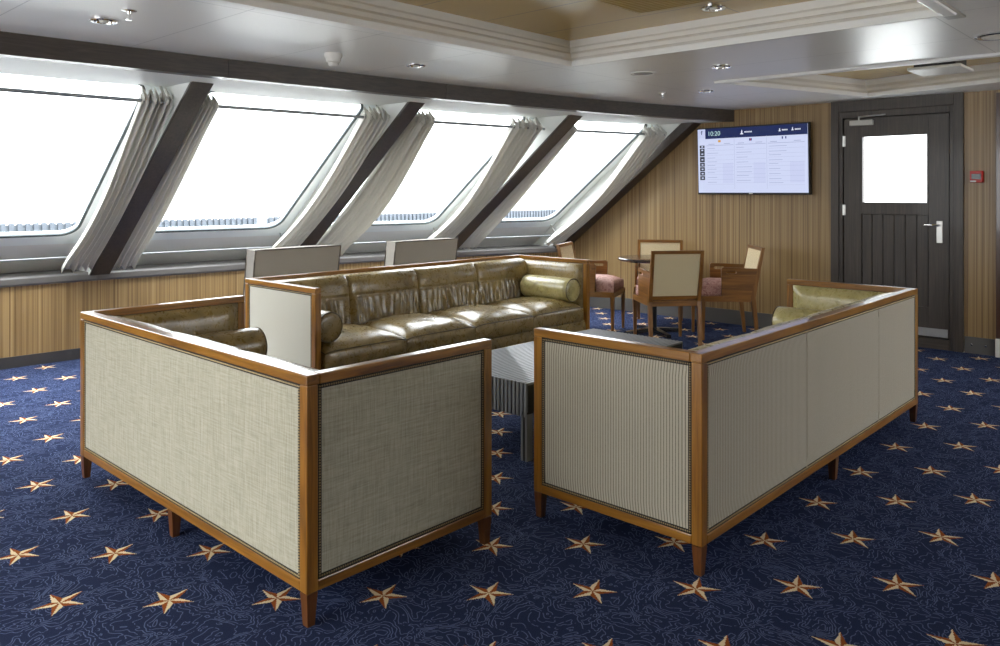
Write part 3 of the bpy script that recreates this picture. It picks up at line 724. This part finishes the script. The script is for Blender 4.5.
# ------------------------------------------------------------------ dining chairs and round table
def dining_chair():
    t = thing('dining_chair', '', 'chair', (0, 0, 0), 0, 'wooden armchairs round the small table'); W, D = .487, .50
    for sx in (-1, 1):
        MB().taper(sx * (W / 2 - .018), D / 2 - .02, 0, .365, .022, .036, dx=-sx * .004).build('leg', CHW[2], t)
        x = sx * (W / 2 - .018)
        mb = MB(); y = -D / 2 + .02; mb.hexa([(x - .014, y - .058, 0), (x + .014, y - .058, 0), (x + .014, y - .03, 0), (x - .014, y - .03, 0), (x - .018, y - .018, .40), (x + .018, y - .018, .40), (x + .018, y + .024, .40), (x - .018, y + .024, .40)])
        mb.hexa([(x - .018, y - .018, .40), (x + .018, y - .018, .40), (x + .018, y + .024, .40), (x - .018, y + .024, .40), (x - .014, y - .105, .862), (x + .014, y - .105, .862), (x + .014, y - .08, .862), (x - .014, y - .08, .862)])
        mb.build('rear_leg', CHW[2], t)
        # arm panel with a slot
        xo = sx * (W / 2 - .012)
        outl = [(-D / 2 + .03, .40), (D / 2 - .19, .40), (D / 2 - .185, .665), (D / 2 - .20, .68), (-D / 2 - .015, .668)]
        slot = rrect(D / 2 - .325, .620, D / 2 - .225, .646, .0115, 4)
        from_me(flat_with_holes([outl, slot], .022), lambda v: (xo + v.z, v.x, v.y)).build('arm_panel', CHW[1], t)
    mb = MB(); mb.box((-W / 2 + .004, D / 2 - .038, .36), (W / 2 - .004, D / 2 - .002, .412), .002); mb.box((-W / 2 + .036, -D / 2 + .005, .36), (W / 2 - .036, -D / 2 + .04, .412), .002); mb.build('seat_rail', CHW[0], t)
    mb = MB()
    for sx in (-1, 1): mb.box((sx * (W / 2 - .02) - .016, -D / 2 + .04, .36), (sx * (W / 2 - .02) + .016, D / 2 - .03, .412), .002)
    mb.build('side_rail', CHW[1], t)
    ph = random.random() * 9
    MB().soft((-W / 2 + .03, -D / 2 + .05, .405), (W / 2 - .03, D / 2 - .01, .50), (14, 14, 4), lambda p, q: Vector((p.x * (1 - .02 * q.z * q.z), p.y * (1 - .02 * q.z * q.z), p.z + (q.z > -.9) * .05 * (1 - q.x ** 4) * (1 - q.y ** 4) * (q.z + 1) / 2 + .004 * nz(p.x * 12, p.y * 12, ph)))).build('seat_cushion', SEATF, t, True, 80)
    yb = lambda z: -D / 2 + .023 - .095 * (z - .40) / .462
    mb = MB()
    for z0, z1 in ((.832, .862), (.418, .452)): mb = MB(); mb.hexa([(-W / 2 + .03, yb(z0) - .013, z0), (W / 2 - .03, yb(z0) - .013, z0), (W / 2 - .03, yb(z0) + .013, z0), (-W / 2 + .03, yb(z0) + .013, z0), (-W / 2 + .03, yb(z1) - .012, z1), (W / 2 - .03, yb(z1) - .012, z1), (W / 2 - .03, yb(z1) + .012, z1), (-W / 2 + .03, yb(z1) + .012, z1)]); mb.build('back_rail', CHW[0], t)
    mb = MB(); mb.hexa([(-W / 2 + .034, yb(.45) - .006, .45), (W / 2 - .034, yb(.45) - .006, .45), (W / 2 - .034, yb(.45) + .008, .45), (-W / 2 + .034, yb(.45) + .008, .45), (-W / 2 + .034, yb(.834) - .006, .834), (W / 2 - .034, yb(.834) - .006, .834), (W / 2 - .034, yb(.834) + .008, .834), (-W / 2 + .034, yb(.834) + .008, .834)])
    mb.build('cane_back', CANE, t)
    return t
AF = radians(43.04)
def cam2w(lat, d): return (cos(AF) * d + sin(AF) * lat, sin(AF) * d - cos(AF) * lat, 0)
proto = dining_chair()
CH = [((1.53, 7.26), radians(50), 'wooden armchair with its cane back to the camera, in front of the round table'),
      ((2.13, 7.54), radians(131), 'wooden armchair at the right of the round table, seen from its side'),
      ((1.66, 8.22), radians(209), 'wooden armchair behind the round table, against the end wall'),
      ((0.955, 7.87), radians(-69), 'wooden armchair at the left of the round table, partly behind the long sofa')]
for i, ((la, d), ang, lab) in enumerate(CH):
    o = proto if i == 0 else copy_tree(proto)
    o.location = cam2w(la, d); o.rotation_euler = (0, 0, ang - pi / 2); o['label'] = lab
t = thing('round_table', 'small dark round pedestal table among the wooden armchairs', 'table', cam2w(1.5, 7.69))
MB().lathe([(.30, .705), (.335, .712), (.345, .722), (.345, .732), (.338, .74), (.02, .74)], n=56).build('tabletop', plain('dark_table_top', lin(52, 40, 36), .18, coat=.6), t, True, 40)
MB().lathe([(.033, .03), (.033, .69), (.12, .695), (.12, .706)], n=28).build('pedestal', BLACK, t, True, 40)
for a in range(4):
    q = AF + a * pi / 2 + radians(18); dx, dy = cos(q), sin(q); nx, ny = -dy, dx; P = []
    for r, z0, z1, w in ((.0, .02, .06, .03), (.30, .0, .032, .024)): P += [(dx * r - nx * w, dy * r - ny * w, z0), (dx * r + nx * w, dy * r + ny * w, z0), (dx * r + nx * w, dy * r + ny * w, z1), (dx * r - nx * w, dy * r - ny * w, z1)]
    MB().hexa(P).build('foot', plain('table_foot', lin(40, 40, 42), .25, coat=.5) if a == 0 else bpy.data.materials['table_foot'], t)

# ------------------------------------------------------------------ upholstered armchairs behind the long sofa
def tub(label, loc, rz):
    t = thing('upholstered_armchair', label, 'armchair', loc, rz, 'grey upholstered armchairs facing the windows'); W, H = .745, .955
    def bk(p, q):
        k = (p.z - .2) / (H - .2); return Vector((p.x * (1 - .03 * (1 - k)), p.y - .12 * k + (.012 * (1 - q.x ** 2) if q.y > .9 else 0), p.z + .004 * (1 - q.x ** 2) * (q.z > .9)))
    MB().soft((-W / 2, -.02, .16), (W / 2, .10, H), (12, 2, 12), bk).build('backrest', TUBF, t, True, 50)
    for sy in (-.02, .10):
        lp = [bk(Vector((x, sy, z)), Vector((x / (W / 2), -1, 0))) for x, z in [(-W / 2, .2 + (H - .2) * i / 8) for i in range(9)] + [(-W / 2 + W * i / 10, H) for i in range(1, 11)] + [(W / 2, H - (H - .2) * i / 8) for i in range(1, 9)]]
        MB().tube(lp, .006, 6).build('piping', plain('armchair_piping', lin(92, 84, 76), .6) if 'armchair_piping' not in bpy.data.materials else bpy.data.materials['armchair_piping'], t, True)
    for sx in (-1, 1):
        def ar(p, q, sx=sx): return Vector((p.x + sx * .012 * (1 - q.y ** 2), p.y, p.z + .03 * (1 - q.x ** 2) * (q.z > .9) - .05 * max(0, q.y) * (q.z > .9)))
        MB().soft((sx * (W / 2 - .06) - .055, .06, .16), (sx * (W / 2 - .06) + .055, .52, .50), (4, 10, 6), ar).build('arm', TUBF, t, True, 60)
    MB().soft((-W / 2 + .13, .08, .16), (W / 2 - .13, .52, .34), (4, 4, 3), lambda p, q: p).build('seat_base', TUBF, t, True, 40)
    MB().soft((-W / 2 + .13, .10, .34), (W / 2 - .13, .54, .45), (12, 12, 4), lambda p, q: Vector((p.x, p.y, p.z + .03 * (1 - q.x ** 4) * (1 - q.y ** 4) * (q.z > .9)))).build('seat_cushion', TUBF, t, True, 60)
    for x in (-W / 2 + .06, W / 2 - .06):
        for y in (.05, .47): MB().taper(x, y, 0, .165, .03, .045).build('leg', DARKLEG, t)
tub('grey upholstered armchair facing the windows, behind the left end of the long sofa', (3.33, 5.33, 0), 0)
tub('grey upholstered armchair facing the windows, behind the middle of the long sofa', (4.63, 5.33, 0), radians(1))

# ------------------------------------------------------------------ wall screen
tv = thing('wall_screen', 'flat wall screen showing a pale timetable with a navy header', 'screen', (XW - .085, 3.60, 1.709))
SWD, SHH = 1.175, .672
def scr(u, v, d=0): # u 0..1 left to right, v 0..1 bottom to top, on the screen face (left is +y)
    return Vector((-.006 - d, SWD / 2 - u * SWD, -SHH / 2 + v * SHH))
tilt = Matrix.Rotation(radians(-2.0), 4, 'Y')
def tvb(mb, nm, mat, par, **k): return mb.build(nm, mat, par, M=tilt, **k)
tvb(MB().box((0, -SWD / 2 - .012, -SHH / 2 - .02), (.05, SWD / 2 + .012, SHH / 2 + .012), .004), 'casing', BLACK, tv)
def quad(u0, v0, u1, v1, d): 
    mb = MB(); mb.bm.faces.new([mb.bm.verts.new(scr(u, v, d)) for u, v in ((u0, v0), (u1, v0), (u1, v1), (u0, v1))]); return mb
def quads(L_, d):
    mb = MB()
    for (u0, v0, u1, v1) in L_: mb.bm.faces.new([mb.bm.verts.new(scr(u, v, d)) for u, v in ((u0, v0), (u1, v0), (u1, v1), (u0, v1))])
    return mb
tvb(MB().box((-.006, -SWD / 2, -SHH / 2), (.0, SWD / 2, SHH / 2)), 'panel', SCRW, tv)
tvb(quad(.075, .845, 1, 1, .0006), 'header_bar', SCRN, tv)
tvb(quad(.0, .86, .072, 1, .0006), 'corner_icon', SCRP, tv)
tvb(quads([(.035, .915, .042, .975), (.035, .968, .052, .975), (.030, .945, .048, .951)], .001), 'icon_mark', SCRN, tv)
tb = text_mb('10:20', .066); tb.bm.transform(Matrix.Translation(scr(.16, .922, .0012)) @ Matrix(((0, 0, -1, 0), (-1, 0, 0, 0), (0, 1, 0, 0), (0, 0, 0, 1)))); tvb(tb, 'clock_digits', SCRT, tv)
bars = []
def figure(u, v, s): return [(u - .006 * s, v - .02 * s, u + .006 * s, v + .012 * s), (u - .003 * s, v + .012 * s, u + .004 * s, v + .032 * s), (u - .014 * s, v - .034 * s, u + .014 * s, v - .02 * s)]
for fg, u0, n_ in ((figure(.425, .925, 1.0), .45, 7), (figure(.765, .93, .7), .785, 5), (figure(.875, .935, .7), .895, 5)):
    tvb(quads(fg + [(u0 + .010 * k, .915, u0 + .010 * k + .007, .935) for k in range(n_)], .001), 'header_logo', SCRI, tv)
cols = [(.085, .345), (.365, .640), (.660, .975)]
tvb(quads([(a, .735, b, .742) for a, b in cols] + [(.352, .06, .354, .86), (.648, .06, .650, .86)], .0008), 'table_rules', SCRL, tv)
rr = random.Random(3)
for a, b in cols:
    v = .69; row = []; pale = []
    row += [(a + .02, .755, a + .08, .765), (b - .09, .757, b - .03, .767)]
    while v > .13:
        w_ = b - a
        row.append((a + .008, v, a + w_ * rr.uniform(.25, .55), v + .007)); row.append((a, v - .03, b, v - .028))
        for k in range(rr.choice((1, 2, 2))): pale.append((a + w_ * .64, v - .012 - .018 * k, a + w_ * rr.uniform(.82, .95), v - .005 - .018 * k))
        v -= rr.choice((.055, .075, .06))
    pale.append((a + w_ * .6, .15, b - .004, .46))
    for cell in pale[-1:]: tvb(quads([cell], .0007), 'timetable_cell', SCRP, tv)
    tvb(quads(row, .001), 'timetable_lines', SCRL, tv)
tvb(quads([(.018, v, .066, v + h_) for v, h_ in ((.705, .04), (.575, .12), (.48, .085), (.412, .06), (.34, .064), (.27, .062), (.2, .062))], .0009), 'time_column', SCRK, tv)
tvb(quads([(.034, v, .052, v + .02) for v in (.715, .60, .66, .51, .43, .36, .29, .22)], .0012), 'time_digits', SCRP, tv)
tvb(quads([(.2, .785, .225, .82)], .001), 'orange_flag', FLO, tv)
tvb(quads([(.492, .79, .502, .825), (.507, .79, .517, .825), (.782, .795, .793, .83), (.812, .795, .822, .83)], .001), 'blue_flag_fields', FLB, tv)
tvb(quads([(.502, .79, .507, .825)], .001), 'red_flag_field', FLR, tv)
tvb(MB().box((-.008, -.02, -SHH / 2 - .014), (-.0005, .02, -SHH / 2 - .004), .001), 'logo_bar', STEEL, tv)
MB().box((.045, -.25, -.2), (.085, .25, .2)).build('wall_bracket', BLACK, tv)

# ------------------------------------------------------------------ ceiling fittings and wall alarm
def downlight(label, x, y, z=ZC):
    t = thing('downlight', label, 'ceiling light', (x * KC, y * KC, z), 0, 'chrome ceiling downlights')
    MB().lathe([(.046, -.002), (.048, -.011), (.06, -.012), (.066, -.006), (.066, 0), (.046, 0)], n=36).build('ring', CHROME, t, True, 40)
    MB().lathe([(.046, -.003), (.030, -.004), (.002, -.004)], n=28).build('lamp_face', plain('lamp_face', lin(120, 112, 100), .2, metal=.6) if 'lamp_face' not in bpy.data.materials else bpy.data.materials['lamp_face'], t, True)
    MB().lathe([(.022, -.004), (.02, -.014), (.005, -.016)], n=20).build('bulb', WHITEP, t, True, 50)
downlight('chrome downlight at the upper left, above the first window', 1.486, 4.034)
downlight('chrome downlight in front of the beam, above the second window', 3.421, 3.955)
downlight('chrome downlight beside the corner of the large ceiling recess', 4.836, 2.50)
downlight('chrome downlight close to the end of the beam, above the wall screen', 5.919, 3.194)
downlight('chrome downlight inside the gold recess beside the fluted panel', 3.90, 2.06, 2.402)
def sprinkler(label, x, y):
    t = thing('ceiling_sprinkler', label, 'sprinkler', (x * KC, y * KC, ZC), 0, 'ceiling sprinklers')
    MB().lathe([(.034, 0), (.034, -.004), (.012, -.008), (.010, -.02)], n=24).build('rosette', CHROME, t, True, 40)
    MB().lathe([(.006, -.018), (.006, -.04), (.016, -.042), (.016, -.046), (.003, -.047)], n=16).build('head', CHROME, t, True, 40)
sprinkler('chrome sprinkler beside the upper left downlight', 1.484, 3.728)
sprinkler('small sprinkler in front of the beam, left of the wall screen', 5.787, 3.527)
t = thing('smoke_detector', 'white smoke detector on the ceiling above the first window', 'smoke detector', (2.86, 4.085, ZC))
MB().lathe([(.055, 0), (.056, -.018), (.05, -.026), (.048, -.03), (.046, -.05), (.036, -.058)], n=32).build('base', WHITEP, t, True, 40)
MB().lathe([(.034, -.056), (.032, -.07), (.026, -.076), (.004, -.078)], n=28).build('head', WHITEP, t, True, 40)
t = thing('ceiling_speaker', 'flat grey round ceiling speaker near the corner of the large recess', 'speaker', (4.846, 3.114, ZC))
MB().lathe([(.095, 0), (.095, -.005), (.088, -.008), (.085, -.004)], n=40).build('ring', CEIL, t, True, 40)
MB().lathe([(.086, -.003), (.05, -.005), (.002, -.005)], n=36).build('grille', plain('speaker_grille', lin(176, 174, 168), .7), t, True)
t = thing('ceiling_diffuser', 'round white ceiling fitting at the upper right photo edge', 'ceiling fitting', (4.998, .943, ZC))
MB().lathe([(.11, 0), (.112, -.008), (.098, -.012), (.09, -.008)], n=40).build('outer_ring', CHROME, t, True, 40)
MB().lathe([(.075, -.002), (.078, -.012), (.06, -.016), (.01, -.016)], n=36).build('inner_disc', WHITEP, t, True, 40)
t = thing('ceiling_grille', 'fluted gold ventilation panel in the large ceiling recess', 'vent', (3.36, 2.08, 2.402))
mb = MB()
for k in range(26): mb.box((-.42 + k * .0325, -.36, -.02), (-.42 + k * .0325 + .022, .36, -.001))
mb.build('flutes', plain('fluted_gold', lin(170, 142, 72), .4), t); MB().box((-.44, -.38, -.012), (.44, .38, -.0005)).build('tray', plain('tray_gold', lin(120, 98, 42), .5), t)
t = thing('ceiling_cassette', 'white rectangular unit hanging in the ceiling recess near the door', 'ceiling unit', (6.17, 1.515, 2.24))
MB().box((-.185, -.17, -.010), (.185, .165, .010), .004).build('cover', WHITEP, t)
MB().box((-.15, -.13, .010), (.15, .13, .13)).build('housing', BLACK, t)
t = thing('fire_call_point', 'red fire alarm call point on the striped wall right of the door', 'fire alarm', (XW, 1.60, 1.51))
MB().box((-.05, -.048, -.05), (0, .048, .05), .005).build('box', RED, t)
MB().box((-.054, -.036, -.022), (-.048, .034, .024), .001).build('window', plain('call_point_window', lin(40, 44, 48), .2), t)
MB().box((-.054, .0, -.046), (-.048, .044, -.032), .001).build('tab', WHITEP, t)

# ------------------------------------------------------------------ outside
def m_deck(): return plain('outer_deck_paint', lin(190, 192, 194), .6)
o = MB().box((-30, 7.6, -3.2), (60, 400, -3.0)).build('harbour_quay', plain('pale_quay', lin(240, 240, 236), .8)); struct(o, 'pale quay outside the windows', 'quay')
t = thing('bulwark', 'pale ribbed bulwark seen at the foot of the windows', 'bulwark', (3, 10.2, -3.0))
mb = MB(); x = -12.0
while x < 14: 
    if not (2.84 < x < 3.02): mb.box((x, 0, 0), (x + .05, .05, 4.02))
    x += .085
mb.build('ribs', plain('bulwark_rib', lin(74, 80, 88), .6), t); 
MB().box((-12, .03, 0), (2.86, .08, 4.0)).box((3.02, .03, 0), (14, .08, 4.0)).build('plate', plain('bulwark_plate', lin(84, 91, 98), .6), t)

# ------------------------------------------------------------------ light, camera
w = bpy.data.worlds.new('overcast_sky'); SC.world = w; w.use_nodes = True; nt = w.node_tree; bg = nt.nodes['Background']
tc = nt.nodes.new('ShaderNodeTexCoord'); sp = nt.nodes.new('ShaderNodeSeparateXYZ'); nt.links.new(tc.outputs['Generated'], sp.inputs[0])
mx0 = nt.nodes.new('ShaderNodeMath'); mx0.operation = 'MAXIMUM'; nt.links.new(sp.outputs[2], mx0.inputs[0]); mx0.inputs[1].default_value = 0
ma = nt.nodes.new('ShaderNodeMath'); ma.operation = 'MULTIPLY_ADD'; nt.links.new(mx0.outputs[0], ma.inputs[0]); ma.inputs[1].default_value = 7.0; ma.inputs[2].default_value = 3.4
nt.links.new(ma.outputs[0], bg.inputs[1]); bg.inputs[0].default_value = (.94, .97, 1, 1)   # overcast: the zenith is brighter than the horizon

cam = bpy.data.cameras.new('camera'); co = bpy.data.objects.new('camera', cam); COL.objects.link(co)
co.location = (0, 0, 1.38); cam.sensor_width = 36; cam.lens = 36 * 786.15 / 1000; cam.shift_y = -(323 - 192) / 1000
co.rotation_euler = (pi / 2, 0, AF - pi / 2); cam.clip_start = .05
SC.camera = co
SC.view_settings.view_transform = 'Standard'; SC.view_settings.look = 'None'; SC.view_settings.gamma = 1; SC.view_settings.use_curve_mapping = False
SC.view_settings.exposure = 0.68
SC.cycles.use_denoising = True; SC.cycles.max_bounces = 10; SC.cycles.diffuse_bounces = 6; SC.cycles.transparent_max_bounces = 16
SC.cycles.sample_clamp_indirect = 8
